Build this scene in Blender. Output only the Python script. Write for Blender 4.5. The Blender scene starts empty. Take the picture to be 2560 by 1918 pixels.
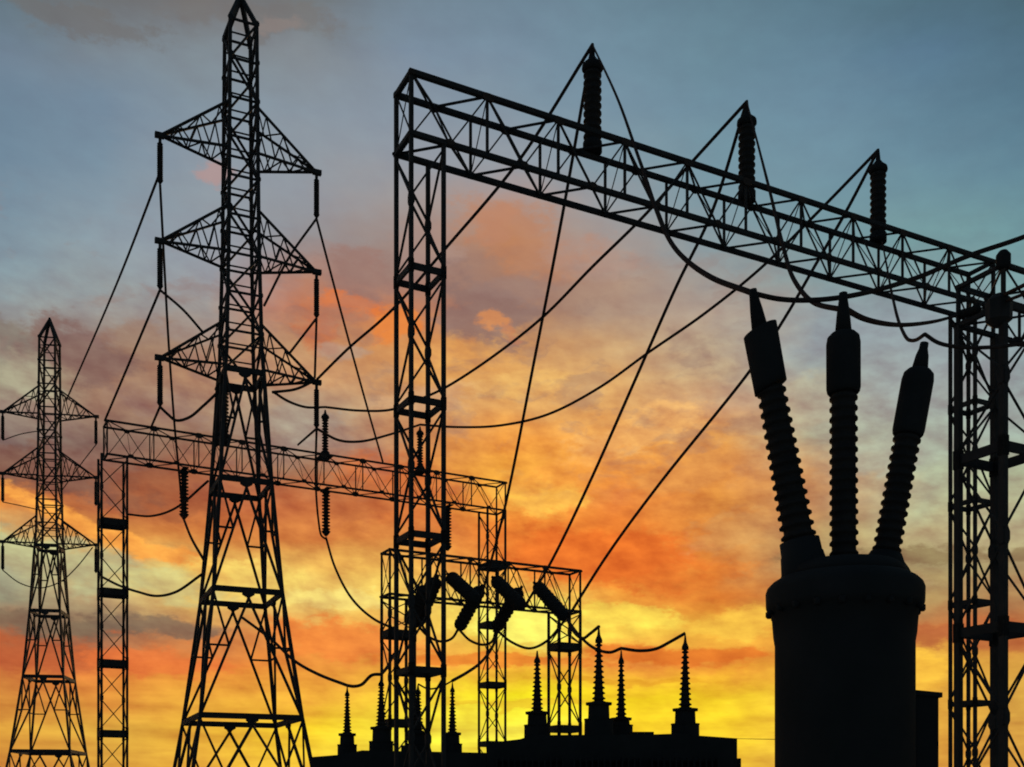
import bpy, math, random
from mathutils import Vector, Matrix
random.seed(7)
S = bpy.context.scene
COL = S.collection
R = math.radians

# ------------------------------------------------------------------ camera
EYE = 1.7
F = 2745.0                                   # focal length in photo pixels (photo is 2560 wide)
cam_d = bpy.data.cameras.new('camera')
cam_d.sensor_width = 36.0
cam_d.lens = F / 2560.0 * 36.0
cam_d.shift_y = (2000.0 - 959.0) / 2560.0    # rising front: horizon just below the frame
cam_d.clip_start = 0.1
cam_d.clip_end = 20000.0
cam = bpy.data.objects.new('camera', cam_d)
COL.objects.link(cam)
cam.location = (0, 0, EYE)
cam.rotation_euler = (R(90), 0, 0)
S.camera = cam
S.cycles.filter_width = 1.9

def at(x, y, Y):
    """world point seen at photo pixel (x, y) at distance Y in front of the camera"""
    return Vector(((x - 1280.0) / F * Y, Y, (2000.0 - y) / F * Y + EYE))

# ------------------------------------------------------------------ light
S.view_settings.view_transform = 'Standard'
S.view_settings.look = 'None'
S.view_settings.exposure = 0.0
S.view_settings.gamma = 1.0
SUN_AZ = math.atan2(1300 - 1280, F)          # the sun sits low behind the small gantry
SUN_EL = math.atan((2000 - 1560) / F)

def lin(h):
    h = h.lstrip('#')
    o = []
    for i in (0, 2, 4):
        c = int(h[i:i + 2], 16) / 255.0
        o.append(c / 12.92 if c <= 0.04045 else ((c + 0.055) / 1.055) ** 2.4)
    return (o[0], o[1], o[2], 1.0)

# evening sky: colour by bearing (columns) and height above the horizon (rows)
SKY_Y = [0, 130, 260, 400, 500, 600, 700, 780, 860, 940, 1020, 1100, 1180, 1260, 1340, 1420, 1500, 1580, 1660, 1740, 1820, 1918]
SKY_X = [0, 256, 512, 768, 1024, 1280, 1536, 1792, 2048, 2304, 2560]
SKY = [
 '5f6f78 6d7f90 6a8092 6d8496 758b9a 7c909c 87979d 8b8f90 8a7d72 a09a80 9a8878 7a6660 96604a e08a3e b8b07a a8a888 8f8a70 a5603c b85c36 c9803a d69a3c c98438',
 '6a6c6e 76828c 708496 768b9b 7f919e 88969f 8f9799 95908c 8e7668 946f5c 95725f 80665a 8a5a48 b0653f d08c44 c2b37a b89c70 7f6a55 d8743a dc8a3c d9a640 d8a040',
 '6f6c6c 7c868d 7f8e9a 8a949e 8c959d 8f969f 93959a 97908c a07f6b a97c5f a5846c 957058 9c6045 b5603a c8783c e0b45c e0b860 c08050 e07f38 e3a33c e0a83a dea43a',
 '6e7274 7f868c 84909b 8b939b 8d929a 8f8c8e a87c6a c0714a b98a62 c0906a a89078 98867a a07052 c06c3e cf7c3e e3b158 e0c06a e08a3c e08a3a eaa93a f0c82a e8b838',
 '6f818f 78899a 838f9c 8f949c 9a9290 9a8278 96786e b5785a cf8c52 c9915c c49265 c08050 c46f3c c87038 d08040 e0a850 f0cc60 e8b050 e89a40 f0c838 ecd83c e8d840',
 '6b8191 74899a 7b8e9c 8e959d a89088 b3805f 9a7464 98705f cc9258 dca25c d89c5a ea9840 f0a840 ee9c3c e88032 e88a38 ecd060 f0e050 e8a038 f0e020 f0e048 f0d830',
 '66808f 6d8898 728c9c 7c919c 8b959b 9c938f a88a78 a88c78 bc9670 d4a46a d8a060 e49848 e89442 e4823a e67c2e e0762c e89a3c f0c84c e8903c f0d020 f0c828 eec030',
 '5f7b8a 668392 6b8898 72909c 78929c 82949a 98948f ab9888 b09c84 bca280 c2906a d6944f da8c44 d68a3e d2823c d88236 d87a30 ecb440 e08834 f0cc28 f0c82c eec038',
 '587585 607e90 688698 6e8d9c 6f8f9a 769399 829598 8c969a 90989c 969c98 a29e90 aeaa8c c08858 b88a60 b09060 a88c60 c08848 d88838 e0a03a e8b83a e6b43a e0b040',
 '4f6c7b 56748a 5f7e90 668696 6c8e98 739699 80979a 8c989e 8f989c 969c9c 9ca29a a2a898 a8ac92 b0ae8a b6a67a a09066 b0905c b86a3a e4ac40 e0a840 e0a840 dca040',
 '4a6674 506e80 567587 5f8090 678a94 6f9498 78989a 86989c 8a989c 909a9a 969f9a 9ca496 a6ac8c adab88 ae9e78 a08860 a87c50 c06e3a d09a42 d2a044 d09a42 cc9440',
]
EL_MAX = R(40.0)

W = bpy.data.worlds.new('World')
S.world = W
W.use_nodes = True
W.cycles.sampling_method = 'MANUAL'
W.cycles.sample_map_resolution = 256
S.cycles.use_adaptive_sampling = True
S.cycles.adaptive_threshold = 0.02
S.cycles.adaptive_min_samples = 24
S.cycles.max_bounces = 4
S.cycles.diffuse_bounces = 2
nt = W.node_tree
nt.nodes.clear()
N = nt.nodes.new
def L(a, b): nt.links.new(a, b)
def math_n(op, a, b=None, clamp=False):
    n = N('ShaderNodeMath'); n.operation = op; n.use_clamp = clamp
    for i, v in enumerate((a, b)):
        if v is None: continue
        if isinstance(v, (int, float)): n.inputs[i].default_value = v
        else: L(v, n.inputs[i])
    return n.outputs[0]
def comb(x, y, z):
    n = N('ShaderNodeCombineXYZ')
    for i, v in enumerate((x, y, z)):
        if isinstance(v, (int, float)): n.inputs[i].default_value = v
        else: L(v, n.inputs[i])
    return n.outputs[0]
def noise(vec, scale, detail, rough, dist=0.0):
    n = N('ShaderNodeTexNoise'); n.inputs['Scale'].default_value = scale
    n.inputs['Detail'].default_value = detail; n.inputs['Roughness'].default_value = rough
    n.inputs['Distortion'].default_value = dist
    L(vec, n.inputs['Vector'])
    return n.outputs[0]
def maprange(v, a, b, c, d, smooth=False):
    n = N('ShaderNodeMapRange'); n.clamp = True
    if smooth: n.interpolation_type = 'SMOOTHSTEP'
    L(v, n.inputs[0])
    for i, k in enumerate((a, b, c, d)): n.inputs[i + 1].default_value = k
    return n.outputs[0]
def mixc(f, a, b, kind='MIX'):
    n = N('ShaderNodeMix'); n.data_type = 'RGBA'; n.blend_type = kind
    if isinstance(f, (int, float)): n.inputs[0].default_value = f
    else: L(f, n.inputs[0])
    for i, v in ((6, a), (7, b)):
        if isinstance(v, tuple): n.inputs[i].default_value = v
        else: L(v, n.inputs[i])
    return n.outputs[2]

tc = N('ShaderNodeTexCoord')
sep = N('ShaderNodeSeparateXYZ'); L(tc.outputs['Generated'], sep.inputs[0])
az0 = math_n('ARCTAN2', sep.outputs[0], sep.outputs[1])
el0 = math_n('ARCSINE', sep.outputs[2])
# wind-blown warp of the cloud field
wv = comb(math_n('MULTIPLY', az0, 9.0), math_n('MULTIPLY', el0, 22.0), 0.3)
w1 = math_n('SUBTRACT', noise(wv, 1.6, 5.0, 0.60), 0.5)
wv2 = comb(math_n('MULTIPLY', az0, 9.0), math_n('MULTIPLY', el0, 22.0), 7.7)
w2 = math_n('SUBTRACT', noise(wv2, 1.6, 5.0, 0.60), 0.5)
az = math_n('ADD', az0, math_n('MULTIPLY', w1, 0.060))
el = math_n('ADD', el0, math_n('MULTIPLY', w2, 0.034))
elf = math_n('DIVIDE', el, EL_MAX, clamp=True)
azs = [math.atan((x - 1280) / F) for x in SKY_X]
cur = None
for i, row in enumerate(SKY):
    rp = N('ShaderNodeValToRGB')
    rp.color_ramp.interpolation = 'LINEAR'
    cols = row.split()
    st = sorted((math.atan((2000 - y) / F * math.cos(azs[i])) / EL_MAX, lin(c)) for y, c in zip(SKY_Y, cols))
    els = rp.color_ramp.elements
    while len(els) < len(st): els.new(0.5)
    for e, (p, c) in zip(els, st):
        e.position = p
    for e, (p, c) in zip(els, st):
        e.position = p; e.color = c
    L(elf, rp.inputs[0])
    if cur is None: cur = rp.outputs[0]
    else: cur = mixc(maprange(az, azs[i - 1], azs[i], 0, 1), cur, rp.outputs[0])
# single cloud banks: bearing/height of the centre, half sizes, tilt, colour, density
BANKS = [
 (530, 430, 50, 35, 0, 'b88a80', .55), (170, 40, 240, 45, 2, '6c6866', .6), (640, 45, 240, 45, -3, '726e6c', .6), (690, 60, 70, 22, 0, '8c7e78', .5),
 (1060, 620, 90, 60, 0, 'a58a80', .5), (1310, 605, 170, 85, 15, 'b87c58', .55), (1230, 570, 70, 35, -20, 'b88064', .45), (1460, 640, 110, 50, 10, 'ab8a7c', .5),
 (1200, 785, 130, 85, 8, '8b6e66', .85), (1300, 720, 120, 45, 0, '977a70', .6),
 (1212, 806, 40, 20, 5, 'dd8a48', .6), (1262, 834, 34, 15, 10, 'd0804e', .5),
 (890, 690, 95, 70, -5, '98746a', .7), (880, 762, 90, 28, 8, 'dc763a', .85), (985, 812, 42, 50, 0, 'e2823c', .85), (795, 838, 60, 45, 0, 'c2663f', .6), (860, 880, 70, 35, 0, 'ad9684', .6),
 (40, 850, 110, 48, 5, '80746a', .85), (200, 880, 130, 75, 20, '7e5f58', .75), (345, 850, 90, 45, 0, '98735c', .5), (60, 935, 80, 50, 0, 'a89f86', .6),
 (430, 1010, 120, 60, 10, '9c7a66', .5), (760, 1050, 110, 40, 0, 'a39484', .6), (640, 990, 90, 40, 0, 'ae947c', .5),
 (120, 1180, 260, 60, 8, '7a5548', .8), (420, 1240, 150, 60, 14, '9a5838', .6), (280, 1338, 360, 26, 17, 'f2a248', .95), (120, 1400, 240, 65, 9, 'b6b284', .8), (420, 1470, 150, 40, 8, 'c2b478', .7),
 (640, 1455, 170, 45, 5, 'ecca66', .8), (90, 1562, 250, 26, 3, '7c6752', .85), (420, 1575, 160, 26, 2, '7b6552', .8), (120, 1645, 260, 48, 2, 'b45a34', .7), (390, 1660, 170, 45, 2, 'e2743a', .7),
 (860, 1500, 140, 32, 4, 'f0d878', .75), (850, 1600, 190, 50, 6, 'e8823a', .85), (1000, 1190, 170, 60, 6, 'c86a38', .7), (1010, 1290, 120, 40, 6, 'd2723a', .6), (900, 1250, 130, 60, 0, 'b4663c', .5),
 (1120, 920, 130, 70, -10, 'e0a258', .6), (1080, 1000, 150, 35, -6, 'cda078', .5), (1290, 960, 140, 40, -8, 'e6b468', .6), (1335, 1245, 95, 55, 10, 'f2b64c', .75), (1580, 1090, 190, 50, -14, 'ecb068', .6), (1700, 1190, 120, 50, -10, 'cf8a4c', .5),
 (1500, 1390, 270, 75, 6, 'de6a28', .8), (1250, 1340, 90, 40, 0, 'e07a30', .6), (1420, 1180, 150, 40, -14, 'e89440', .5), (1740, 1440, 160, 45, -8, 'd8752e', .6), (1820, 1330, 110, 50, -15, 'c89258', .5),
 (1310, 1555, 150, 75, 0, 'f6ec6a', .9), (1560, 1540, 170, 34, 4, 'f2d452', .75), (1860, 1560, 130, 40, -6, 'f0c048', .6), (1250, 1655, 300, 15, 1, 'e07c2c', .8), (1720, 1640, 280, 24, 2, 'dc742a', .9), (1560, 1700, 240, 9, 1, 'd99426', .6), (1300, 1760, 280, 9, -1, 'e0b02a', .6),
 (2220, 1130, 110, 60, 0, 'a6aa98', .5), (2300, 1392, 340, 26, 2, '88704e', .8), (2230, 1470, 120, 30, -6, 'c0ac78', .5), (2280, 1592, 180, 40, 7, 'ae5e36', .85), (2460, 1590, 160, 36, 4, 'b4643a', .7), (2240, 1690, 120, 40, 2, 'f2ba40', .75), (2030, 1010, 90, 60, 0, 'b0a488', .5),
]
edge = math_n('ADD', math_n('MULTIPLY', w1, 0.7), math_n('MULTIPLY', math_n('SUBTRACT', noise(comb(math_n('MULTIPLY', az0, 26.0), math_n('MULTIPLY', el0, 50.0), 9.0), 1.5, 5.0, 0.66), 0.5), 2.2))
sky_uv = comb(az, el, 0.0)
for (bx_, by_, rx_, ry_, rot_, hx_, dn_) in BANKS:
    a0 = math.atan((bx_ - 1280) / F); e0 = math.atan((2000 - by_) / F * math.cos(a0))
    ra, re = rx_ / F * math.cos(a0) ** 2, ry_ / F * math.cos(e0) ** 2
    mp = N('ShaderNodeMapping'); mp.vector_type = 'TEXTURE'; L(sky_uv, mp.inputs[0])
    mp.inputs['Location'].default_value = (a0, e0, 0); mp.inputs['Rotation'].default_value = (0, 0, -R(rot_)); mp.inputs['Scale'].default_value = (ra, re, 1)
    ln = N('ShaderNodeVectorMath'); ln.operation = 'LENGTH'; L(mp.outputs[0], ln.inputs[0])
    rr = ln.outputs['Value']
    mk = maprange(math_n('ADD', rr, edge), 0.58, 1.2, dn_, 0.0, True)
    cur = mixc(mk, cur, lin(hx_))
# broken mauve-grey cloud through the middle of the sky
bn = noise(comb(math_n('MULTIPLY', az, 15.0), math_n('MULTIPLY', el, 30.0), 21.0), 1.25, 4.0, 0.58)
bm = math_n('MULTIPLY', maprange(bn, 0.50, 0.66, 0, 0.42, True), math_n('MULTIPLY', maprange(el0, R(14), R(18.5), 0, 1, True), maprange(el0, R(24.5), R(28), 1, 0, True)))
bm = math_n('MULTIPLY', bm, maprange(az0, 0.16, 0.30, 1, 0, True))
cur = mixc(bm, cur, lin('8e7068'))
# finer cloud texture: streaks low down, soft mottling higher up
sv = comb(math_n('MULTIPLY', az0, 7.0), math_n('MULTIPLY', el0, 60.0), 2.0)
streak = math_n('SUBTRACT', noise(sv, 1.0, 5.0, 0.54), 0.5)
mv = comb(math_n('ADD', math_n('MULTIPLY', az0, 16.0), math_n('MULTIPLY', el0, 6.0)), math_n('MULTIPLY', el0, 30.0), 5.0)
mott = math_n('SUBTRACT', noise(mv, 2.0, 4.5, 0.56), 0.5)
low = maprange(el0, R(2), R(14), 1, 0, True)
mid = maprange(el0, R(17), R(28), 1, 0.12, True)
det = math_n('MULTIPLY', math_n('ADD', math_n('MULTIPLY', streak, math_n('MULTIPLY', low, 1.1)), math_n('MULTIPLY', mott, math_n('SUBTRACT', 1.35, math_n('MULTIPLY', low, 0.7)))), mid)
def gain(k): return math_n('ADD', math_n('MULTIPLY', det, k), 1.0)
g3 = N('ShaderNodeCombineColor')
for i, k in enumerate((0.75, 1.2, 1.0)): L(gain(k), g3.inputs[i])
cur = mixc(1.0, cur, g3.outputs[0], 'MULTIPLY')
# bearing mask: the glow is in front; the sky behind the camera and overhead is a dim clear dusk
nish = N('ShaderNodeTexSky'); nish.sky_type = 'NISHITA'; nish.sun_disc = False
nish.sun_elevation = SUN_EL; nish.sun_rotation = SUN_AZ
dusk = mixc(1.0, nish.outputs[0], (0.029, 0.0325, 0.0355, 1.0), 'MULTIPLY')
front = maprange(sep.outputs[1], -0.25, 0.55, 0, 1, True)
cur = mixc(front, dusk, cur)
bg = N('ShaderNodeBackground'); bg.inputs[1].default_value = 1.09
L(cur, bg.inputs[0])
wo = N('ShaderNodeOutputWorld'); L(bg.outputs[0], wo.inputs[0])

sun_d = bpy.data.lights.new('sun', 'SUN')
sun_d.energy = 0.5
sun_d.angle = R(2.0)
sun_d.color = (1.0, 0.62, 0.30)
sun = bpy.data.objects.new('sun', sun_d)
COL.objects.link(sun)
sd = Vector((math.sin(SUN_AZ) * math.cos(SUN_EL), math.cos(SUN_AZ) * math.cos(SUN_EL), math.sin(SUN_EL)))
sun.rotation_euler = sd.to_track_quat('Z', 'Y').to_euler()
sun.location = (0, 60, 40)

# ------------------------------------------------------------------ materials
def material(name, c1, c2, scale, rough, metal=0.0, bump=0.0, spec=0.15):
    m = bpy.data.materials.new(name); m.use_nodes = True
    t = m.node_tree; b = t.nodes['Principled BSDF']
    tx = t.nodes.new('ShaderNodeTexCoord')
    n = t.nodes.new('ShaderNodeTexNoise'); n.inputs['Scale'].default_value = scale; n.inputs['Detail'].default_value = 6
    t.links.new(tx.outputs['Object'], n.inputs['Vector'])
    r = t.nodes.new('ShaderNodeValToRGB')
    r.color_ramp.elements[0].position = 0.35; r.color_ramp.elements[0].color = (*c1, 1)
    r.color_ramp.elements[1].position = 0.68; r.color_ramp.elements[1].color = (*c2, 1)
    t.links.new(n.outputs[0], r.inputs[0]); t.links.new(r.outputs[0], b.inputs['Base Color'])
    b.inputs['Roughness'].default_value = rough; b.inputs['Metallic'].default_value = metal
    b.inputs['Specular IOR Level'].default_value = spec
    if bump:
        bp = t.nodes.new('ShaderNodeBump'); bp.inputs['Strength'].default_value = bump
        t.links.new(n.outputs[0], bp.inputs['Height']); t.links.new(bp.outputs[0], b.inputs['Normal'])
    return m
STEEL = material('weathered_steel', (0.036, 0.038, 0.040), (0.056, 0.054, 0.053), 3.0, 0.75)
RUST = material('rusty_plate', (0.055, 0.045, 0.040), (0.080, 0.060, 0.050), 5.0, 0.85)
PORC = material('brown_porcelain', (0.036, 0.034, 0.033), (0.048, 0.044, 0.042), 8.0, 0.8, spec=0.06)
PAINT = material('grey_tank_paint', (0.030, 0.034, 0.036), (0.040, 0.043, 0.045), 2.0, 0.9, bump=0.05, spec=0.04)
WIRE = material('aluminium_conductor', (0.060, 0.045, 0.042), (0.075, 0.058, 0.054), 6.0, 1.0, spec=0.0)
CAPM = material('metal_cap', (0.030, 0.033, 0.035), (0.040, 0.042, 0.044), 4.0, 0.9, spec=0.04)
GRAVEL = material('grey_gravel', (0.24, 0.23, 0.215), (0.38, 0.365, 0.34), 9.0, 0.95, bump=0.4)

# ------------------------------------------------------------------ mesh helpers
class MB:
    def __init__(s): s.v = []; s.f = []; s.sm = []
    def quadbox(s, c8):
        b = len(s.v); s.v += [tuple(p) for p in c8]
        for q in ((0, 3, 2, 1), (4, 5, 6, 7), (0, 1, 5, 4), (1, 2, 6, 5), (2, 3, 7, 6), (3, 0, 4, 7)):
            s.f.append(tuple(b + i for i in q)); s.sm.append(False)
    def box(s, x0, x1, y0, y1, z0, z1):
        s.quadbox([(x0, y0, z0), (x1, y0, z0), (x1, y1, z0), (x0, y1, z0), (x0, y0, z1), (x1, y0, z1), (x1, y1, z1), (x0, y1, z1)])
    def bar(s, p, q, w, h=None):
        """rolled steel angle between p and q: two flat legs meeting in an L"""
        p = Vector(p); q = Vector(q); d = q - p
        if d.length < 1e-5: return
        h = h or w
        d.normalize()
        up = Vector((0, 0, 1)) if abs(d.z) < 0.9 else Vector((0, 1, 0))
        sx = d.cross(up).normalized(); sy = sx.cross(d).normalized()
        a = sx * w / 2; b = sy * h / 2
        s.quadbox([p - a - b, p + a - b, p + a + b, p - a + b, q - a - b, q + a - b, q + a + b, q - a + b])
    def plate(s, c, u, v, n, su, sv, t):
        c = Vector(c); u = Vector(u) * su / 2; v = Vector(v) * sv / 2; n = Vector(n) * t / 2
        k = 0.45
        pts = [(-1, -k), (-k, -1), (k, -1), (1, -k), (1, k), (k, 1), (-k, 1), (-1, k)]
        b = len(s.v)
        for sg in (-1, 1):
            for (i, j) in pts: s.v.append(tuple(c + u * i + v * j + n * sg))
        s.f.append(tuple(b + i for i in range(7, -1, -1))); s.sm.append(False)
        s.f.append(tuple(b + 8 + i for i in range(8))); s.sm.append(False)
        for i in range(8):
            j = (i + 1) % 8
            s.f.append((b + i, b + j, b + 8 + j, b + 8 + i)); s.sm.append(False)
    def lathe(s, prof, p=(0, 0, 0), axis=(0, 0, 1), n=16, shear=0.0, smooth=True):
        """prof: list of (height along axis, radius)"""
        p = Vector(p); ax = Vector(axis).normalized()
        hint = Vector((0, 1, 0)) if abs(ax.y) < 0.9 else Vector((1, 0, 0))
        e1 = hint.cross(ax).normalized(); e2 = ax.cross(e1).normalized()
        b = len(s.v)
        for (h, r) in prof:
            for k in range(n):
                a = 2 * math.pi * k / n
                o = e1 * math.cos(a) * r + e2 * math.sin(a) * r
                s.v.append(tuple(p + ax * (h + shear * math.cos(a) * r) + o))
        m = len(prof)
        for i in range(m - 1):
            for k in range(n):
                j = (k + 1) % n
                s.f.append((b + i * n + k, b + i * n + j, b + (i + 1) * n + j, b + (i + 1) * n + k)); s.sm.append(smooth)
        s.f.append(tuple(b + k for k in range(n - 1, -1, -1))); s.sm.append(False)
        s.f.append(tuple(b + (m - 1) * n + k for k in range(n))); s.sm.append(False)
    def tube(s, pts, r, n=7):
        pts = [Vector(p) for p in pts]; b = len(s.v); m = len(pts)
        for i, p in enumerate(pts):
            d = (pts[min(i + 1, m - 1)] - pts[max(i - 1, 0)]).normalized()
            hint = Vector((0, 0, 1)) if abs(d.z) < 0.95 else Vector((0, 1, 0))
            e1 = d.cross(hint).normalized(); e2 = e1.cross(d).normalized()
            for k in range(n):
                a = 2 * math.pi * k / n
                s.v.append(tuple(p + e1 * math.cos(a) * r + e2 * math.sin(a) * r))
        for i in range(m - 1):
            for k in range(n):
                j = (k + 1) % n
                s.f.append((b + i * n + k, b + i * n + j, b + (i + 1) * n + j, b + (i + 1) * n + k)); s.sm.append(True)
        s.f.append(tuple(b + k for k in range(n - 1, -1, -1))); s.sm.append(False)
        s.f.append(tuple(b + (m - 1) * n + k for k in range(n))); s.sm.append(False)
    def build(s, name, mat, parent=None):
        me = bpy.data.meshes.new(name)
        me.from_pydata(s.v, [], s.f); me.update()
        me.polygons.foreach_set('use_smooth', s.sm)
        me.materials.append(mat)
        o = bpy.data.objects.new(name, me); COL.objects.link(o)
        if parent: o.parent = parent
        return o

def tag(o, label=None, cat=None, group=None, kind=None):
    for k, v in (('label', label), ('category', cat), ('group', group), ('kind', kind)):
        if v: o[k] = v
    return o
def thing(name, label, cat, loc=(0, 0, 0), rz=0.0, group=None):
    o = bpy.data.objects.new(name, None); COL.objects.link(o)
    o.location = loc; o.rotation_euler = (0, 0, rz); o.empty_display_size = 0.3
    return tag(o, label, cat, group)
def copy_tree(o, parent=None):
    c = o.copy(); COL.objects.link(c)
    if parent: c.parent = parent
    for ch in list(o.children): copy_tree(ch, c)
    return c

# ------------------------------------------------------------------ ground
g = MB(); n = 24; ext = 6000.0
for i in range(n + 1):
    for j in range(n + 1):
        sx = (i / n * 2 - 1); sy = (j / n * 2 - 1)
        g.v.append((ext * sx ** 3, ext * sy ** 3, 0.0))
for i in range(n):
    for j in range(n):
        a = i * (n + 1) + j
        g.f.append((a, a + n + 1, a + n + 2, a + 1)); g.sm.append(False)
tag(g.build('ground', GRAVEL), kind='structure')

# ------------------------------------------------------------------ gantries
def lattice_column(root, x0, x1, y0, y1, ztop, rings, lw, bw, rh):
    """four-legged lattice column; a part of its gantry"""
    cm = MB(); cm.box(x0 - .3, x1 + .3, y0 - .3, y1 + .3, 0.0, 0.18)
    colo = cm.build('column', STEEL, root)
    for (x, y) in ((x0, y0), (x1, y0), (x1, y1), (x0, y1)):
        m = MB(); m.bar((x, y, 0.18), (x, y, ztop), lw); m.build('leg', STEEL, colo)
    br = MB()
    zs = [0.18] + list(rings) + [ztop]
    # ring level nodes on legs B and D, half-way nodes on legs A and C
    A, B, C, D = (x0, y0), (x1, y0), (x1, y1), (x0, y1)
    for z0, z1 in zip(zs[:-1], zs[1:]):
        zm = (z0 + z1) / 2; e = 0.10
        for (mid, end) in ((A, B), (A, D), (C, B), (C, D)):
            t = (z1 - z0) * 0.02 + e
            br.bar((end[0], end[1], z1 - t), (mid[0], mid[1], zm + 0.10), bw)
            br.bar((mid[0], mid[1], zm - 0.10), (end[0], end[1], z0 + t), bw)
        for mid in (A, C):
            br.plate((mid[0], mid[1] - lw * 0.52, zm), (1, 0, 0), (0, 0, 1), (0, 1, 0), lw * 1.5, 0.32, 0.03)
            br.plate((mid[0] - lw * 0.52, mid[1], zm), (0, 1, 0), (0, 0, 1), (1, 0, 0), lw * 1.5, 0.32, 0.03)
    br.build('bracing', STEEL, colo)
    for z in rings:
        m = MB(); k = 0.06
        for (p, q) in ((A, B), (B, C), (C, D), (D, A)):
            m.bar((p[0], p[1], z), (q[0], q[1], z), k, rh)
            for c in (p, q):
                m.bar((c[0], c[1], z - rh * 1.0), (c[0], c[1], z + rh * 1.0), lw * 1.2)
        m.build('ring_frame', STEEL, colo)
    return colo

def gantry(label, loc, ang, Lb, wd, zb, zt, cols, rings, lw, chw, bw, bays, rh=0.2, gus=0.42):
    root = thing('lattice_gantry', label, 'gantry', loc, ang, 'lattice gantries of the substation')
    for (x0, x1) in cols: lattice_column(root, x0, x1, 0.0, wd, zb, rings, lw, bw, rh)
    st = Lb / bays
    br = MB(); nodes = []
    for x in (0.0, Lb):
        br.bar((x, 0, zb), (x, 0, zt), chw * 0.8); br.bar((x, wd, zb), (x, wd, zt), chw * 0.8)
        br.bar((x, 0, zt), (x, wd, zt), chw * 0.9); br.bar((x, 0, zb), (x, wd, zb), chw)
        br.bar((x, 0, zb), (x, wd, zt), bw * 0.6)
    for k in range(bays + 1):
        x = k * st
        if 0 < k < bays:
            br.bar((x, 0, zb), (x, 0, zt), bw * 1.25); br.bar((x, wd, zb), (x, wd, zt), bw * 1.25)
        en = 1.0 if 0 < k < bays else 0.55
        nodes.append((x, 0.0, zt - gus * 0.18 * en, en)); nodes.append((x, wd, zb + gus * 0.18 * en, en))
        if k < bays:
            h = x + st / 2; x2 = x + st
            nodes.append((h, 0.0, zb + gus * 0.1, 0.7)); nodes.append((h, wd, zt - gus * 0.1, 0.7))
            br.bar((x, 0, zt), (h, 0, zb), bw * 0.8); br.bar((h, 0, zb), (x2, 0, zt), bw * 0.8)
            br.bar((x, wd, zb), (h, wd, zt), bw * 0.8); br.bar((h, wd, zt), (x2, wd, zb), bw * 0.8)
            br.bar((x, 0, zt), (h, wd, zt), bw); br.bar((h, wd, zt), (x2, 0, zt), bw)
            br.bar((x, wd, zb), (h, 0, zb), bw); br.bar((h, 0, zb), (x2, wd, zb), bw)
            br.bar((h, 0, zb), (h, wd, zt), bw * 0.45); br.bar((x, 0, zt), (x, wd, zb), bw * 0.45)
    beam = br.build('beam', STEEL, root)
    for (y, z) in ((0, zt), (wd, zt), (0, zb), (wd, zb)):
        m = MB(); m.bar((-chw / 2, y, z), (Lb + chw / 2, y, z), chw, chw); m.build('chord', STEEL, beam)
    for (x, y, z, s) in nodes:
        m = MB(); off = -chw * 0.52 if y == 0 else chw * 0.52
        m.plate((x, y + off, z), (1, 0, 0), (0, 0, 1), (0, 1, 0), gus * 1.15 * s, gus * 0.75 * s, 0.03)
        m.build('gusset_plate', RUST, beam)
    return root
def on_gantry(g_, x, y, z):
    a = g_.rotation_euler.z; c = math.cos(a); s_ = math.sin(a)
    return Vector((g_.location.x + c * x - s_ * y, g_.location.y + s_ * x + c * y, z))

G1 = gantry('largest lattice gantry, its long box beam sloping down across the upper right of the picture',
            (-2.48, 27.0, 0), R(27.26), 20.8, 1.0, 18.1, 19.6, ((0.0, 0.87), (19.93, 20.8)), (1.6, 4.92, 8.26, 11.58, 14.85), 0.096, 0.122, 0.050, 10, rh=0.16, gus=0.27)
G2 = gantry('heavy legged lattice gantry at the right edge of the picture, its beam leaving the frame',
            (8.95, 20.0, 0), R(27.26), 12.0, 1.0, 10.72, 11.45, ((0.0, 1.0), (11.0, 12.0)), (1.55, 4.87, 8.16), 0.118, 0.080, 0.034, 7, rh=0.18, gus=0.24)
GA = gantry('distant lattice gantry whose thin beam passes behind the tall pylon',
            (-16.96, 46.0, 0), R(28.4), 18.9, 0.95, 16.2, 17.6, ((-0.22, 0.80), (17.9, 18.9)), (1.5, 4.5, 7.46, 10.46, 13.4), 0.090, 0.078, 0.036, 10, rh=0.27, gus=0.30)
GB = gantry('lowest small lattice gantry carrying the slanted strain insulators in front of the bright sun glow',
            (-4.56, 41.0, 0), R(27.7), 8.3, 0.85, 9.4, 11.06, ((0.0, 1.0), (7.3, 8.3)), (1.5, 4.6, 7.95), 0.092, 0.085, 0.040, 5, rh=0.28, gus=0.24)

m = MB(); m.lathe([(10.36, .12), (10.45, .23), (10.80, .24), (10.92, .12)], (-.02, .08, 0), n=8, smooth=False); m.build('head_bracket', STEEL, G2)
m = MB(); m.lathe([(11.38, .09), (11.42, .13), (11.62, .13), (11.70, .07)], (0, 0, 0), n=12); m.build('leg_cap', CAPM, G2)
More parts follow.
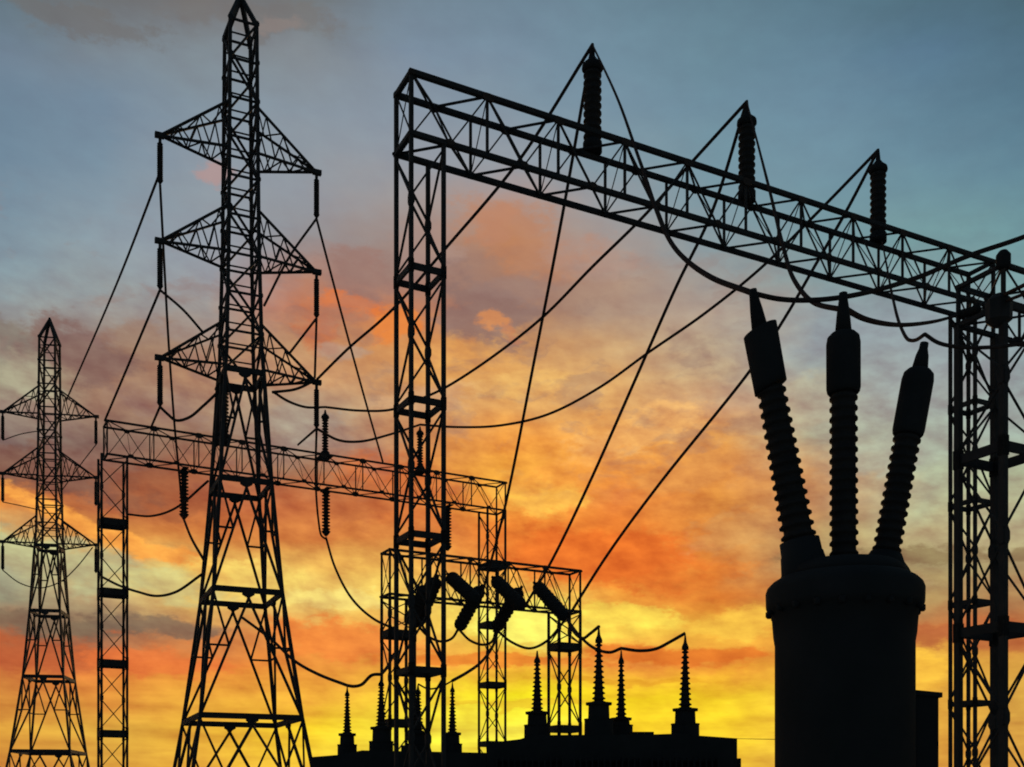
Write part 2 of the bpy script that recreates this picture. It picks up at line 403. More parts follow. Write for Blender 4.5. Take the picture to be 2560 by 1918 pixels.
# ------------------------------------------------------------------ pylons
PROF = [(0.0, 2.45), (2.9, 2.02), (4.6, 1.75), (9.1, 1.2), (13.1, 0.90), (17.1, 0.68), (17.9, 0.62), (22.2, 0.53), (29.78, 0.47)]
def half(z):
    for (z0, a0), (z1, a1) in zip(PROF[:-1], PROF[1:]):
        if z <= z1: return a0 + (a1 - a0) * (z - z0) / (z1 - z0)
    return PROF[-1][1]
KB = 1.28
def corner(z, i):
    sx, sy = ((-1, -1), (1, -1), (1, 1), (-1, 1))[i]
    a = half(z); return Vector((sx * a, sy * a * KB, z))
ARM_Z = (25.25, 21.5, 17.35)
def make_pylon(label, loc, rz):
    root = thing('lattice_pylon', label, 'pylon', loc, rz, 'transmission pylons')
    for i in range(4):
        m = MB()
        c0 = corner(0, i); m.box(c0.x - .35, c0.x + .35, c0.y - .35, c0.y + .35, -0.1, 0.25)
        zz = [p[0] for p in PROF]
        for z0, z1 in zip(zz[:-1], zz[1:]): m.bar(corner(z0, i), corner(z1, i), 0.122)
        m.build('leg', STEEL, root)
    m = MB()
    top = Vector((0, 0, 31.0))
    for i in range(4): m.bar(corner(29.78, i), top + (corner(29.78, i) - Vector((0, 0, 29.78))) * 0.06, 0.15)
    m.lathe([(-.12, .10), (0.05, .13), (.22, .05)], top, n=8)
    m.build('peak', STEEL, root)
    # upper body lacing
    m = MB(); npan = 9; zs = [29.78 - (29.78 - 17.1) * k / npan for k in range(npan + 1)]
    for k in range(npan):
        z1, z0 = zs[k], zs[k + 1]
        for i in range(4):
            j = (i + 1) % 4
            m.bar(corner(z1, i), corner(z1, j), 0.068)
            if (k + i) % 2: m.bar(corner(z1, i), corner(z0, j), 0.074)
            else: m.bar(corner(z1, j), corner(z0, i), 0.074)
            m.bar(corner(z1, i).lerp(corner(z0, i), .35), corner(z1, j).lerp(corner(z0, j), .35), 0.045)
            c = corner(z1, i)
            m.plate(c + Vector((0, -0.08 if i < 2 else 0.08, 0)), (1, 0, 0), (0, 0, 1), (0, 1, 0), 0.17, 0.22, 0.02)
    m.build('body_lacing', STEEL, root)
    # splayed lower stages: ring + inverted V with short struts
    stages = [(17.1, 13.1), (13.1, 9.1), (9.1, 4.6), (4.6, 0.15)]
    for (z1, z0) in stages:
        rg = MB()
        for i in range(4):
            j = (i + 1) % 4
            rg.bar(corner(z1, i), corner(z1, j), 0.09, 0.20)
        for i in range(4):
            a = (corner(z1, i) + corner(z1, (i + 1) % 4)) / 2
            rg.plate(a + Vector((0, 0, -0.10)), (1, 0, 0) if i % 2 == 0 else (0, 1, 0), (0, 0, 1), (0, 1, 0) if i % 2 == 0 else (1, 0, 0), 0.42, 0.26, 0.12)
        rg.build('ring_frame', STEEL, root)
        vb = MB()
        for i in range(4):
            j = (i + 1) % 4
            tm = (corner(z1, i) + corner(z1, j)) / 2
            for (s_, e) in ((i, j), (j, i)):
                bt = corner(z0, s_)
                ap = tm + (corner(z1, e) - tm) * 0.10
                vb.bar(ap, bt, 0.088)
                f = 0.45
                md = ap.lerp(bt, f)
                vb.bar(md, corner(md.z, s_), 0.066)
                vb.bar(corner(z1 - 0.1, s_), md, 0.07)
                if z0 < 1:
                    vb.bar(md, tm.lerp((corner(z0, i) + corner(z0, j)) / 2, 0.98), 0.09)
        vb.build('stage_bracing', STEEL, root)
    # cross arms
    for za in ARM_Z:
        for sx in (-1, 1):
            zr = za + 1.55
            tip = Vector((sx * 2.82, 0, za + 0.06))
            cm = MB()
            cm.bar(tip - Vector((sx * 0.14, 0, 0)), tip + Vector((sx * 0.18, 0, 0.0)), 0.16, 0.17)
            cm.box(tip.x - .05, tip.x + .05, -.04, .04, tip.z - .22, tip.z - .05)
            arm = cm.build('cross_arm', STEEL, root)
            lo = [Vector((sx * half(za), sy * half(za) * KB, za - 0.12)) for sy in (-1, 1)]
            hi = [Vector((sx * half(zr), sy * half(zr) * KB, zr)) for sy in (-1, 1)]
            for q in lo: c_ = MB(); c_.bar(q, tip, 0.075); c_.build('lower_chord', STEEL, arm)
            for q in hi: c_ = MB(); c_.bar(q, tip, 0.075); c_.build('upper_chord', STEEL, arm)
            b = MB(); K = 3
            for s_ in range(2):
                for k in range(K):
                    f0, f1, fm = k / K * .86, (k + 1) / K * .86, (k + .5) / K * .86
                    b.bar(lo[s_].lerp(tip, f0), hi[s_].lerp(tip, fm), 0.045)
                    b.bar(hi[s_].lerp(tip, fm), lo[s_].lerp(tip, f1), 0.045)
            for k in range(4):
                f0, f1 = k / 4 * .8, (k + 1) / 4 * .8
                b.bar(lo[k % 2].lerp(tip, f0), lo[(k + 1) % 2].lerp(tip, f1), 0.04)
                b.bar(hi[k % 2].lerp(tip, f0), hi[(k + 1) % 2].lerp(tip, f1), 0.04)
                b.bar(lo[0].lerp(tip, f1), lo[1].lerp(tip, f1), 0.04)
            b.build('bracing', STEEL, arm)
    return root
PYL = make_pylon('tall lattice pylon with three crossarms, largest pylon, reaching the top of the picture', (-9.93, 40.16, 0), R(24))
PY2 = copy_tree(PYL)
PY2.location = (-28.3, 67.2, 0); PY2.rotation_euler = (0, 0, R(9)); PY2.scale = (0.96, 0.96, 1.0)
tag(PY2, 'small far lattice pylon at the left edge of the picture')
def on_pylon(p, x, y, z):
    a = p.rotation_euler.z; c = math.cos(a); s_ = math.sin(a)
    x *= p.scale.x; y *= p.scale.y
    return Vector((p.location.x + c * x - s_ * y, p.location.y + s_ * x + c * y, z))

# ------------------------------------------------------------------ insulators
def shed_profile(z0, z1, rc0, rs0, rc1, rs1, n):
    """alternating core and shed radii from z0 to z1"""
    pr = []
    st = (z1 - z0) / n
    for k in range(n):
        f = k / max(1, n - 1); rc = rc0 + (rc1 - rc0) * f; rs = rs0 + (rs1 - rs0) * f
        z = z0 + k * st
        pr += [(z, rc), (z + st * .30, rc), (z + st * .42, rs), (z + st * .60, rs), (z + st * .86, rc)]
    pr.append((z1, rc1))
    return pr
def post_insulator(h, r, n, name='post_insulator', tipl=0.0):
    """stands on its base plate; parts: base_flange, shed_stack, top_cap"""
    root = thing(name, None, 'insulator')
    m = MB(); m.lathe([(0, r * 1.05), (h * .10, r * 1.05), (h * .12, r * .85)], n=16); m.build('base_flange', CAPM, root)
    m = MB(); m.lathe(shed_profile(h * .12, h * .84, r * .84, r * 1.0, r * .84, r * 1.0, n), n=18); m.build('shed_stack', PORC, root)
    m = MB(); m.lathe([(h * .84, r * .95), (h * .87, r * 1.18), (h * .91, r * 1.12), (h * .955, r * .62), (h, r * .30), (h + tipl * .6, r * .22), (h + tipl, r * .16)], n=16); m.build('top_cap', CAPM, root)
    return root
def post_thin(h, r, n):
    root = thing('post_insulator', None, 'insulator')
    m = MB(); m.lathe([(0, r * 1.35), (h * .08, r * 1.35), (h * .12, r * .8)], n=14); m.build('base_flange', CAPM, root)
    m = MB(); m.lathe(shed_profile(h * .12, h * .80, r * .62, r * 1.0, r * .6, r * 1.0, n), n=16); m.build('shed_stack', PORC, root)
    m = MB(); m.lathe([(h * .80, r * .9), (h * .83, r * 1.25), (h * .87, r * 1.1), (h * .92, r * .45), (h, r * .2)], n=14); m.build('top_cap', CAPM, root)
    return root
def hanging(h, r, n, fat=False):
    """hangs from its hook at the origin"""
    root = thing('suspension_insulator', None, 'insulator')
    m = MB(); m.lathe([(0, r * .5), (-h * .02, r * .55), (-h * .06, r * 1.0), (-h * .09, r * .7)], n=12); m.build('top_cap', CAPM, root)
    m = MB()
    pr = [(-z, a) for (z, a) in shed_profile(h * .09, h * .88, r * (.8 if not fat else .55), r, r * (.8 if not fat else .55), r, n)]
    m.lathe(pr, n=16); m.build('disc_string', PORC, root)
    m = MB(); m.lathe([(-h * .88, r * .8), (-h * .90, r * 1.1), (-h * .94, r * .8), (-h, r * .25)], n=12); m.build('bottom_clamp', CAPM, root)
    return root

# big posts on the far top chord of the largest gantry
big = post_insulator(2.66, 0.255, 9, tipl=0.36)
for i, (x, lb) in enumerate(((5.80, 'thick ribbed post insulator highest on the largest gantry, left of its two fellows'),
                             (11.22, 'thick ribbed post insulator middle of the three on the largest gantry'),
                             (16.58, 'thick ribbed post insulator on the largest gantry, lowest and rightmost of three'))):
    o = big if i == 0 else copy_tree(big)
    o.location = on_gantry(G1, x, 0.96, 19.69)
    tag(o, lb, 'insulator', 'post insulators on the largest gantry')
# slim posts standing on the distant gantry
def a_x(px, yl=0.45):
    """length along the distant gantry's beam under photo column px"""
    lo, hi = -2.0, 25.0
    for _ in range(40):
        md = (lo + hi) / 2; p = on_gantry(GA, md, yl, 0)
        if p.x / p.y * F + 1280 < px: lo = md
        else: hi = md
    return lo
slim = post_thin(2.15, 0.155, 11)
SPOST = []
for i, (px, lb) in enumerate(((556, 'dark slim post insulator standing on the distant beam behind the tall pylon body'),
                              (813, 'slim post insulator standing on the distant beam in clear sky right of the tall pylon'),
                              (1050, 'slim post insulator standing on the distant beam seen through the largest gantry column'))):
    o = slim if i == 0 else copy_tree(slim)
    o.location = on_gantry(GA, a_x(px), 0.45, 17.66)
    o.scale = (1.8, 1.8, 1.25) if i == 0 else (1, 1, 1)
    SPOST.append(o)
    tag(o, lb, 'insulator', 'post insulators on the distant gantry')
for o in SPOST:   # cross plate on the beam that carries the post
    x = a_x(o.location.x / o.location.y * F + 1280)
    m = MB(); m.box(x - .3, x + .3, 0.0, .95, 17.61, 17.655); m.build('bearer_plate', STEEL, GA)
hang = hanging(2.15, 0.195, 11, fat=True)
HANG = []
for i, (px, lb) in enumerate(((460, 'ribbed insulator hanging under the distant beam left of the tall pylon'),
                              (815, 'ribbed insulator hanging under the distant beam right of the tall pylon'),
                              (1119, 'dark ribbed insulator hanging under the distant beam against the largest gantry column'))):
    o = hang if i == 0 else copy_tree(hang)
    o.location = on_gantry(GA, a_x(px), 0.45, 16.10)
    HANG.append(o)
    tag(o, lb, 'insulator', 'insulators hanging under the distant gantry')
    x = a_x(px)
    m = MB(); m.box(x - .12, x + .12, 0.0, .95, 16.10, 16.13); m.build('hanger_plate', STEEL, GA)
# pylon strings
strg = hanging(1.52, 0.105, 16)
first = True
PS = {}
for pyl, pn, nm in ((PYL, 0, 'tall pylon'), (PY2, 1, 'small far pylon')):
    for k, zname in enumerate(('top', 'middle', 'lowest')):
        for sx, sn in ((-1, 'left'), (1, 'right')):
            o = strg if first else copy_tree(strg); first = False
            o.location = on_pylon(pyl, sx * 2.82, 0, ARM_Z[k] - 0.16)
            tag(o, 'thin black insulator string hanging from the %s %s arm of the %s' % (zname, sn, nm), 'insulator', 'insulator strings hanging from the pylons')
            PS[(pn, k, sx)] = o.location + Vector((0, 0, -1.52))
# strain insulators on the small gantry
def strain(p, q, r, label, group='strain insulators on the small gantry'):
    p = Vector(p); q = Vector(q); h = (q - p).length
    root = thing('strain_insulator', label, 'insulator', p, 0, group)
    root.rotation_euler = (q - p).to_track_quat('Z', 'Y').to_euler()
    m = MB(); m.lathe([(-.16, r * .22), (0, r * .25), (h * .03, r * .75), (h * .08, r * .95)], n=14); m.build('end_cap', CAPM, root)
    m = MB(); m.lathe(shed_profile(h * .08, h * .92, r * .84, r, r * .84, r, 9), n=18); m.build('disc_string', PORC, root)
    m = MB(); m.lathe([(h * .92, r * .95), (h * .97, r * .75), (h, r * .25), (h + .12, r * .2)], n=14); m.build('end_cap', CAPM, root)
    return root
strain(at(1092, 1447, 41.2), at(1043, 1562, 42.6), 0.27, 'slanted strain insulator beside the largest gantry column, leaning left at its foot')
strain(at(1062, 1468, 41.0), at(1027, 1558, 42.2), 0.26, 'slanted strain insulator half hidden behind the largest gantry column')
strain(at(1124, 1440, 41.4), at(1192, 1502, 40.4), 0.27, 'slanted strain insulator just right of the largest gantry column, leaning right')
strain(at(1202, 1470, 41.9), at(1146, 1572, 43.2), 0.27, 'slanted strain insulator leaning left at its foot, middle of the small gantry')
strain(at(1236, 1448, 42.1), at(1306, 1518, 41.0), 0.27, 'slanted strain insulator leaning right in front of the distant gantry right column')
strain(at(1300, 1474, 42.4), at(1238, 1574, 43.6), 0.27, 'slanted strain insulator leaning left at its foot beside the bright sun patch')
strain(at(1340, 1462, 42.7), at(1416, 1546, 41.6), 0.27, 'slanted strain insulator ending at the small gantry right column')
strain(at(2450, 772, 20.5), at(2396, 788, 20.9), 0.085, 'short thick strain insulator at the head of the heavy legged gantry on the right', 'single strain insulator on the right gantry')

# ------------------------------------------------------------------ circuit breaker, near right
BY = 9.0
BK = thing('circuit_breaker', 'huge black tank circuit breaker with three tall bushings, nearest thing, lower right', 'circuit breaker', (at(2110, 0, BY).x, BY, 0))
bx = BK.location.x
def lp(x, y, dy=0.0):
    p = at(x, y, BY); return Vector((p.x - bx, dy, p.z))
s = BY / F
zz = lambda y: (2000 - y) * s + EYE
m = MB()
m.lathe([(0.45, .50), (0.5, .553), (zz(1612), .553), (zz(1590), .565), (zz(1532), .580), (zz(1527), .612), (zz(1515), .625), (zz(1480), .628), (zz(1468), .614), (zz(1456), .575), (zz(1446), .52), (zz(1435), .2)], n=48)
tank = m.build('tank', PAINT, BK)
for k in range(20):
    m = MB(); a = 2 * math.pi * k / 20
    m.lathe([(zz(1538), .018), (zz(1534), .03), (zz(1522), .03)], (.60 * math.cos(a), .60 * math.sin(a), 0), n=6)
    m.build('bolt', CAPM, tank)
for sx in (-1, 1):
    for sy in (-1, 1):
        m = MB(); m.bar((sx * .36, sy * .36, 0), (sx * .34, sy * .34, .5), .10); m.box(sx * .36 - .1, sx * .36 + .1, sy * .36 - .1, sy * .36 + .1, 0, .03); m.build('leg', STEEL, BK)
# control cabinet on the right side
m = MB(); m.box(.50, .775, .0, .55, .75, zz(1735)); cab = m.build('control_cabinet', PAINT, BK)
m = MB(); m.quadbox([(.46, -.02, zz(1735)), (.80, -.02, zz(1744)), (.80, .6, zz(1744)), (.46, .6, zz(1735)), (.46, -.02, zz(1722)), (.80, -.02, zz(1732)), (.80, .6, zz(1732)), (.46, .6, zz(1722))]); m.build('roof', PAINT, cab)
m = MB(); m.box(.585, .735, -.014, -.002, .85, zz(1765)); dr = m.build('door', PAINT, cab)
# bushings
def bushing(base, top, capb, capt, rodt, rs0, rs1, n, rcap, shear, round_top, dy, lab, turret, core=.80):
    b0 = lp(*base, dy); d = (lp(*top, dy) - b0); Ltot = d.length; ax = d.normalized()
    def hh(y): return (lp(base[0], y, dy).z - b0.z) / ax.z
    m = MB()
    m.lathe(turret, b0, ax, n=28)
    tu = m.build('bushing', PAINT, BK); tag(tu, lab)
    m = MB(); m.lathe(shed_profile(turret[-1][0] - .01, hh(capb), rs0 * core, rs0, rs1 * core, rs1, n), b0, ax, n=32); m.build('shed_stack', PORC, tu)
    m = MB(); hb, ht = hh(capb), hh(capt)
    if round_top: pr = [(hb, rcap * .86), (hb + .015, rcap * .95), (hb + .05, rcap), (ht - .10, rcap), (ht - .045, rcap * .93), (ht - .015, rcap * .72), (ht, rcap * .45)]
    else: pr = [(hb, rcap * .97), (hb + .06, rcap * .97), (ht - .02, rcap), (ht, rcap)]
    m.lathe(pr, b0, ax, n=32, shear=shear); m.build('terminal_cap', CAPM, tu)
    m = MB(); m.lathe([(ht - .05, .072), (ht + (Ltot - ht) * .5, .052), (Ltot - .05, .036), (Ltot, .034)], b0, ax, n=14); m.build('terminal_rod', CAPM, tu)
    return b0 + d
bushing((2010, 1440), (1878, 732), 975, 832, 735, .142, .118, 15, .140, .26, False, -.05, 'left bushing leaning left with a slanted square cap',
        [(-.08, .205), (.0, .195), (.165, .172), (.17, .165), (.28, .160), (.285, .140)], .80)
bushing((2110, 1440), (2108, 733), 985, 830, 735, .116, .113, 17, .137, 0.0, True, .0, 'middle upright bushing with a round shouldered cap',
        [(-.05, .14), (.0, .14), (.06, .125)], .84)
bushing((2205, 1440), (2311, 858), 1090, 922, 858, .116, .112, 13, .128, 0.0, True, .0, 'right bushing leaning right with a domed cap',
        [(-.05, .25), (.03, .235), (.08, .20), (.13, .155), (.19, .125)], .82)
m = MB(); m.lathe([(zz(1450), .52), (zz(1428), .49), (zz(1413), .43), (zz(1404), .30), (zz(1401), .12)], (0.0, .02, 0), n=24); m.build('tank_dome', PAINT, BK)

# ------------------------------------------------------------------ transformers
TY = 34.0
def transformer(label, x0, x1, tops, bus, extra):
    cx = (x0 + x1) / 2; ox = at(cx, 0, TY).x
    root = thing('power_transformer', label, 'transformer', (ox, TY, 0))
    def q(x, y): p = at(x, y, TY - 1.3); return (p.x - ox, p.z)
    m = MB()
    zl = [q(x, y) for x, y in tops]
    for (a, b) in zip(zl[:-1], zl[1:]):
        m.quadbox([(a[0], -1.3, .25), (b[0], -1.3, .25), (b[0], 1.3, .25), (a[0], 1.3, .25), (a[0], -1.3, a[1]), (b[0], -1.3, b[1]), (b[0], 1.3, b[1]), (a[0], 1.3, a[1])])
    tk = m.build('tank', PAINT, root)
    m = MB(); m.box(zl[0][0] + .2, zl[-1][0] - .2, -1.1, 1.1, 0, .25); m.build('skid', STEEL, root)
    # radiator banks on the front
    nb = 3
    w = (zl[-1][0] - zl[0][0] - .6) / nb
    for k in range(nb):
        m = MB(); xa = zl[0][0] + .3 + k * w
        zt = min(a[1] for a in zl) - .45
        nf = 12
        for i in range(nf):
            x = xa + w * .85 * i / (nf - 1)
            m.box(x - .02, x + .02, -1.75, -1.32, .6, zt)
        m.tube([(xa - .03, -1.54, zt - .08), (xa + w * .85 + .03, -1.54, zt - .08)], .06)
        m.tube([(xa - .03, -1.54, .7), (xa + w * .85 + .03, -1.54, .7)], .06)
        m.build('radiator', PAINT, root)
    for (px, yt, yb, hw, yf, y2, dy, lb) in bus:
        def P(y): return at(px, y, TY + dy)
        u = (TY + dy) / F
        p0 = P(yf); bxx = p0.x - ox; zf = p0.z - .35
        zb = P(yb).z; zt = P(yt).z; z2 = P(y2).z; r = hw * u
        m = MB()
        m.lathe([(zf, r * 1.22), (z2 - .02, r * 1.20), (z2, r * 1.24), (z2 + .03, r * 1.24), (z2 + .031, r * .9), (zb - .08, r * .86), (zb - .075, r * 1.08), (zb, r * 1.10), (zb + .001, r * .6), (zb + .04, r * .55)], (bxx, dy, 0), n=24, smooth=False)
        tu = m.build('bushing', PAINT, root)
        m = MB(); m.lathe(shed_profile(zb + .04, zb + (zt - zb) * .80, r * .40, r * .56, r * .16, r * .30, 11), (bxx, dy, 0), n=16); m.build('shed_stack', PORC, tu)
        m = MB(); m.lathe([(zb + (zt - zb) * .80, r * .30), (zb + (zt - zb) * .84, r * .30), (zb + (zt - zb) * .90, r * .14), (zt - .02, r * .07), (zt, r * .05)], (bxx, dy, 0), n=12); m.build('terminal', CAPM, tu)
    for (x_0, x_1, y_0, y_1, nm) in extra:
        a = q(x_0, y_0); b = q(x_1, y_1)
        m = MB(); m.box(a[0], b[0], -1.0, 1.0, b[1], a[1]); m.build(nm, PAINT, root)
    return root
T1 = transformer('low black transformer with four slim bushings, behind the largest gantry column', 775, 1216,
    [(775, 1893), (850, 1887), (905, 1876), (1216, 1882)],
    [(868, 1717, 1834, 20, 1892, 1864, 0.2, ''), (953, 1690, 1818, 25, 1890, 1856, -.5, ''), (1045, 1712, 1830, 25, 1890, 1862, .2, ''), (1131, 1706, 1832, 20, 1890, 1862, 0.0, '')],
    [(1000, 1035, 1862, 1885, 'valve_box')])
T2 = transformer('larger black transformer with four taller bushings, left of the near circuit breaker', 1217, 1843,
    [(1217, 1858), (1300, 1848), (1330, 1838), (1640, 1836), (1700, 1834), (1730, 1838), (1843, 1846)],
    [(1343, 1627, 1780, 27, 1850, 1815, .2, ''), (1497, 1570, 1757, 30, 1845, 1800, -.6, ''), (1553, 1626, 1795, 24, 1845, 1815, .6, ''), (1713, 1588, 1772, 29, 1845, 1812, -.2, '')],
    [(1580, 1638, 1828, 1842, 'valve_box'), (1844, 1858, 1895, 1960, 'pipe_box')])

# ------------------------------------------------------------------ conductors
def wire(label, pts, r=0.03, cat='cable', group=None):
    P3 = []
    d0 = None
    # distance given at some points, spread over the others by picture length
    ks = [i for i, p in enumerate(pts) if isinstance(p, Vector) or len(p) == 3]
    Ys = [None] * len(pts)
    xy = []
    for p in pts:
        if isinstance(p, Vector): xy.append((p.x / p.y * F + 1280, 2000 - (p.z - EYE) / p.y * F))
        else: xy.append((p[0], p[1]))
    for i in ks: Ys[i] = pts[i].y if isinstance(pts[i], Vector) else pts[i][2]
    for a, b in zip(ks[:-1], ks[1:]):
        ln = [0.0]
        for i in range(a, b): ln.append(ln[-1] + math.dist(xy[i], xy[i + 1]))
        for i in range(a + 1, b):
            f = ln[i - a] / ln[-1]
            Ys[i] = 1.0 / ((1 - f) / Ys[a] + f / Ys[b])
    C = [at(x, y, Y) for (x, y), Y in zip(xy, Ys)]
    out = []
    for i in range(len(C) - 1):
        p1, p2 = C[i], C[i + 1]
        p0 = C[i - 1] if i > 0 else p1 * 2 - p2
        p3 = C[i + 2] if i + 2 < len(C) else p2 * 2 - p1
        # centripetal Catmull-Rom
        t0 = 0.0; t1 = t0 + max(1e-4, (p1 - p0).length ** .5); t2 = t1 + max(1e-4, (p2 - p1).length ** .5); t3 = t2 + max(1e-4, (p3 - p2).length ** .5)
        ns = 9
        for k in range(ns):
            t = t1 + (t2 - t1) * k / ns
            A1 = p0 * ((t1 - t) / (t1 - t0)) + p1 * ((t - t0) / (t1 - t0))
            A2 = p1 * ((t2 - t) / (t2 - t1)) + p2 * ((t - t1) / (t2 - t1))
            A3 = p2 * ((t3 - t) / (t3 - t2)) + p3 * ((t - t2) / (t3 - t2))
            B1 = A1 * ((t2 - t) / (t2 - t0)) + A2 * ((t - t0) / (t2 - t0))
            B2 = A2 * ((t3 - t) / (t3 - t1)) + A3 * ((t - t1) / (t3 - t1))
            out.append(B1 * ((t2 - t) / (t2 - t1)) + B2 * ((t - t1) / (t2 - t1)))
    out.append(C[-1])
    # the object's own origin sits at the wire's first end
    o0 = out[0].copy()
    m = MB(); m.tube([p - o0 for p in out], r)
    o = m.build('power_line', WIRE); o.location = o0
    return tag(o, label, cat, group)
IT = [on_gantry(G1, x, .96, 22.68) for x in (5.80, 11.22, 16.58)]
g1w = 'lines from the largest gantry'
wire('sagging line from the leftmost big insulator to the right arm tip of the tall pylon', [IT[0], (1300, 398), (1115, 620), (980, 775), (870, 872), (793, 948, 41.1)], .049, group=g1w)
wire('steep straight line from the leftmost big insulator down past the distant gantry right column', [IT[0], (1402, 560), (1338, 890), (1262, 1270), (1200, 1506, 40.4)], .049, group=g1w)
wire('line dropping from the leftmost big insulator to the left bushing of the breaker', [IT[0], (1545, 250), (1602, 410), (1668, 590), (1710, 645), (1780, 695), (1880, 733, 9.0)], .025, group=g1w)
wire('thick line curving from the left breaker bushing up out of the right edge', [(1880, 733, 9.0), (1950, 748), (2040, 750), (2150, 735), (2290, 695), (2420, 640), (2560, 592), (2800, 490, 9.6)], .021)
wire('long sagging line from the middle big insulator to a slim post left of the column', [IT[1], (1730, 405), (1610, 540), (1480, 668), (1360, 790), (1230, 893), (1115, 968), (1060, 994), (980, 1024), (900, 1027), (813, 1018, 49.8)], .053, group=g1w)
wire('straight slanting line from the middle big insulator to the middle of the small gantry', [IT[1], (1780, 530), (1690, 718), (1590, 945), (1470, 1215), (1375, 1410), (1308, 1522, 41.0)], .053, group=g1w)
wire('line dropping from the middle big insulator to the upright bushing of the breaker', [IT[1], (1925, 480), (1960, 625), (1985, 700), (2035, 757), (2106, 775, 9.05)], .023, group=g1w)
wire('drooping line from the upright breaker bushing to the right gantry head', [(2108, 770, 9.1), (2160, 797), (2240, 812), (2330, 805), (2396, 788, 20.9)], .026)
wire('longest sagging line from the rightmost big insulator to the largest gantry column', [IT[2], (2050, 525), (1900, 672), (1760, 785), (1620, 882), (1500, 968), (1370, 1036), (1250, 1064), (1140, 1068), (1050, 1062, 52.2)], .055, group=g1w)
wire('straight slanting line from the rightmost big insulator to the small gantry right column', [IT[2], (2120, 520), (2040, 660), (1965, 790), (1880, 920), (1650, 1208), (1520, 1385), (1418, 1546, 41.6)], .055, group=g1w)
wire('looping line from the rightmost big insulator base to the right bushing of the breaker', [(2205, 604, 35.2), (2216, 660), (2232, 745), (2252, 818), (2272, 850), (2290, 850), (2312, 836, 12.0)], .022, group=g1w)
wire('line from above the right breaker bushing running out of the right edge', [(2312, 836, 12.0), (2345, 857), (2400, 868), (2480, 868), (2560, 859), (2750, 835, 12.6)], .022)
pw = 'lines around the tall pylon'
b = lambda k, sx: PS[(0, k, sx)]
wire('thin line from the top left string of the tall pylon to the small far pylon', [b(0, -1) + Vector((-.05, 0, .3)), (300, 690), (165, 1003, 65.8)], .046, group=pw)
wire('thin line running down the left side of the tall pylon to the hanging insulator', [b(0, -1), (410, 650), (421, 850), (436, 1060), (449, 1200), (458, 1298, 47.4)], .046, group=pw)
wire('thin line from the middle left string to the left end of the distant beam', [b(1, -1), (340, 868), (262, 1052, 46.3)], .046, group=pw)
wire('short line from the middle left string to the tall pylon body', [b(1, -1), (458, 775), (508, 832, 39.7)], .046, group=pw)
wire('short line from the lowest left string to the distant beam', [b(2, -1), (378, 1068, 46.9)], .046, group=pw)
wire('loop from the lowest left string back up to the tall pylon body', [b(2, -1), (420, 1036), (440, 1051), (472, 1044), (510, 1013), (545, 980, 39.6)], .052, group=pw)
wire('short line from the top right string to the tall pylon body', [b(0, 1), (722, 645), (660, 765, 40.6)], .046, group=pw)
wire('long thin line from the top right string down to the distant beam', [b(0, 1), (850, 770), (910, 990), (957, 1155, 50.9)], .046, group=pw)
wire('short line from the middle right string to the lowest right arm', [b(1, 1), (725, 882, 41.0)], .046, group=pw)
wire('upright line between the middle and lowest right arm tips', [b(1, 1), (787, 945, 41.25)], .046, group=pw)
wire('short line from the lowest right string to the distant beam', [b(2, 1), (745, 1112, 49.0)], .046, group=pw)
wire('upright line from the lowest right string to the foot of the hanging insulator', [b(2, 1), (789, 1200), (796, 1300), (804, 1340), (815, 1348, 49.9)], .046, group=pw)
wire('jumper from the lowest right arm tip sagging to the tall pylon body', [(790, 950, 41.2), (740, 973), (680, 981, 40.6)], .052, group=pw)
wire('short sagging line from the tall pylon body to the slim post beside it', [(683, 980, 40.6), (720, 1003), (765, 1018), (813, 1018, 49.8)], .052, group=pw)
wire('sagging line from the lowest right pylon string to the largest gantry column', [b(2, 1), (845, 1100), (900, 1104), (980, 1085), (1050, 1062, 52.2)], .052, group=pw)
wire('line sweeping from the right hanging insulator to the small gantry left column', [(815, 1345, 49.9), (838, 1420), (880, 1497), (935, 1548), (1000, 1578, 41.6)], .052, group=pw)
wire('short line from the left hanging insulator to the tall pylon leg', [(460, 1300, 47.2), (478, 1345), (508, 1398, 39.4)], .052, group=pw)
wire('upper sagging line between the distant left column and the tall pylon', [(319, 1286, 46.6), (380, 1290), (440, 1270), (520, 1203, 39.7)], .046, group=pw)
wire('lower sagging line between the distant left column and the tall pylon', [(254, 1442, 46.6), (300, 1465), (345, 1480), (390, 1490), (440, 1480), (505, 1436, 39.4)], .052, group=pw)
fw = 'lines around the small far pylon'
c = lambda k, sx: PS[(1, k, sx)]
wire('lowest sagging loop under the small far pylon', [c(2, -1), (50, 1458), (100, 1470), (150, 1455), (190, 1420), (232, 1368, 67.3)], .035, group=fw)
wire('sagging line from the middle left string of the small far pylon to its body', [c(1, -1), (50, 1264), (102, 1276, 66.0)], .03, group=fw)
wire('sagging line from the top left string of the small far pylon to its body', [c(0, -1), (50, 1086), (106, 1076, 66.0)], .03, group=fw)
wire('slanting line from the top right string of the small far pylon to its body', [c(0, 1), (205, 1157), (152, 1230, 66.6)], .03, group=fw)
tw = 'lines to the transformers'
wire('line from the tall pylon leg sagging to the leftmost transformer bushing', [(607, 1545, 41.0), (680, 1600), (740, 1655), (800, 1688), (868, 1714, 34.2)], .053, group=tw)
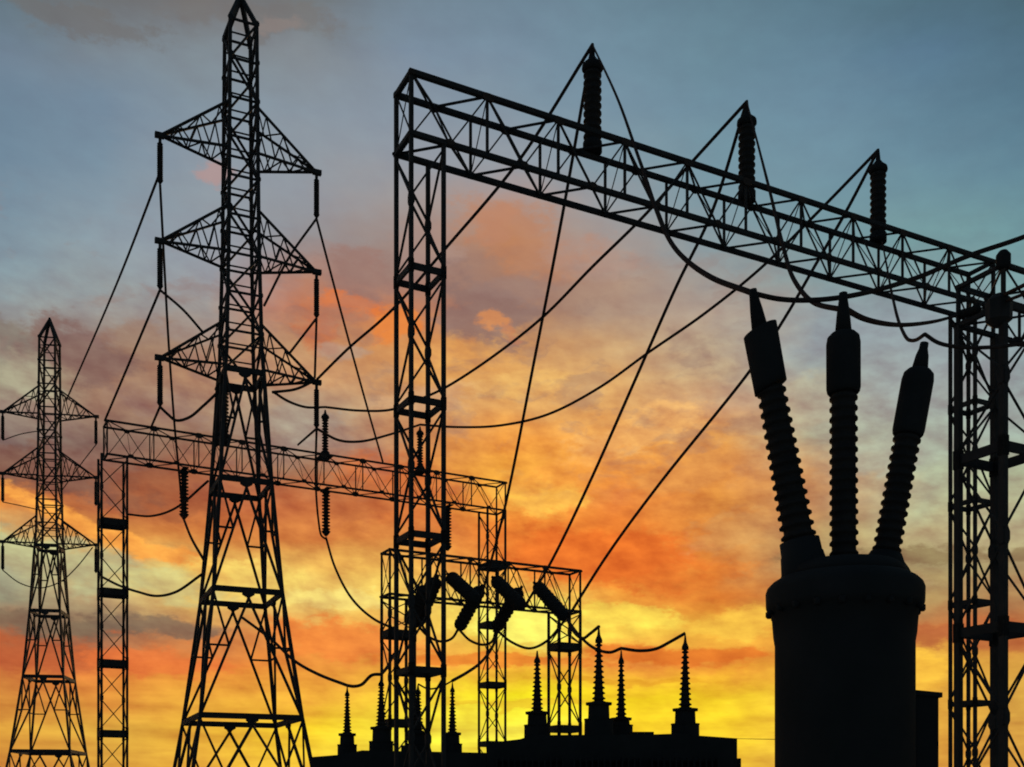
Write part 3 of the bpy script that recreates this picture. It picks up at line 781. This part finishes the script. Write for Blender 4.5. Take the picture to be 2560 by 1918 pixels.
wire('short dipping line between the two leftmost transformer bushings', [(868, 1714, 34.2), (885, 1716), (905, 1711), (930, 1688), (953, 1686, 33.5)], .053, group=tw)
wire('short line rising from a transformer bushing to the small gantry left column', [(953, 1686, 33.5), (968, 1668), (985, 1635, 41.2)], .053, group=tw)
wire('dipping line behind the largest gantry column between two transformer bushings', [(1045, 1710, 34.2), (1070, 1722), (1100, 1718), (1131, 1702, 34.0)], .028, group=tw)
wire('line rising from the fourth slim bushing to a strain insulator of the small gantry', [(1131, 1702, 34.0), (1165, 1683), (1200, 1658), (1230, 1620), (1245, 1576, 43.4)], .053, group=tw)
lw = 'loops under the small gantry'
wire('sagging loop between strain insulators behind the largest gantry column right leg', [(1043, 1562, 42.6), (1072, 1592), (1105, 1604), (1130, 1596), (1146, 1572, 43.2)], .053, group=lw)
wire('sagging loop between the two middle strain insulators of the small gantry', [(1146, 1572, 43.2), (1175, 1601), (1208, 1612), (1230, 1604), (1240, 1574, 43.6)], .053, group=lw)
wire('widest sagging loop across the bright sun patch under the small gantry', [(1240, 1574, 43.6), (1278, 1605), (1325, 1621), (1368, 1602), (1416, 1546, 41.6)], .053, group=lw)
wire('line from the small gantry right column up to the tallest transformer bushing', [(1416, 1546, 41.6), (1440, 1586), (1458, 1596), (1476, 1584), (1497, 1567, 33.4)], .053, group=tw)
wire('line from the small gantry right column passing behind the tallest bushing', [(1416, 1546, 41.6), (1452, 1593), (1490, 1623), (1525, 1631), (1553, 1621, 34.6)], .053, group=tw)
wire('line between the two rightmost transformer bushings', [(1553, 1621, 34.6), (1600, 1627), (1640, 1622), (1680, 1602), (1713, 1583, 33.8)], .053, group=tw)
wire('thin level line from the right end of the larger transformer towards the breaker', [(1843, 1847, 33), (1900, 1848), (1960, 1849, 20.0)], .007)
gw = 'lines leaving the right gantry head'
wire('upper line rising from the right gantry head to the right edge', [(2500, 742, 20.2), (2560, 713), (2760, 610, 15.0)], .035, group=gw)
wire('lower line rising from the right gantry head to the right edge', [(2505, 756, 20.2), (2560, 735), (2760, 650, 15.0)], .03, group=gw)
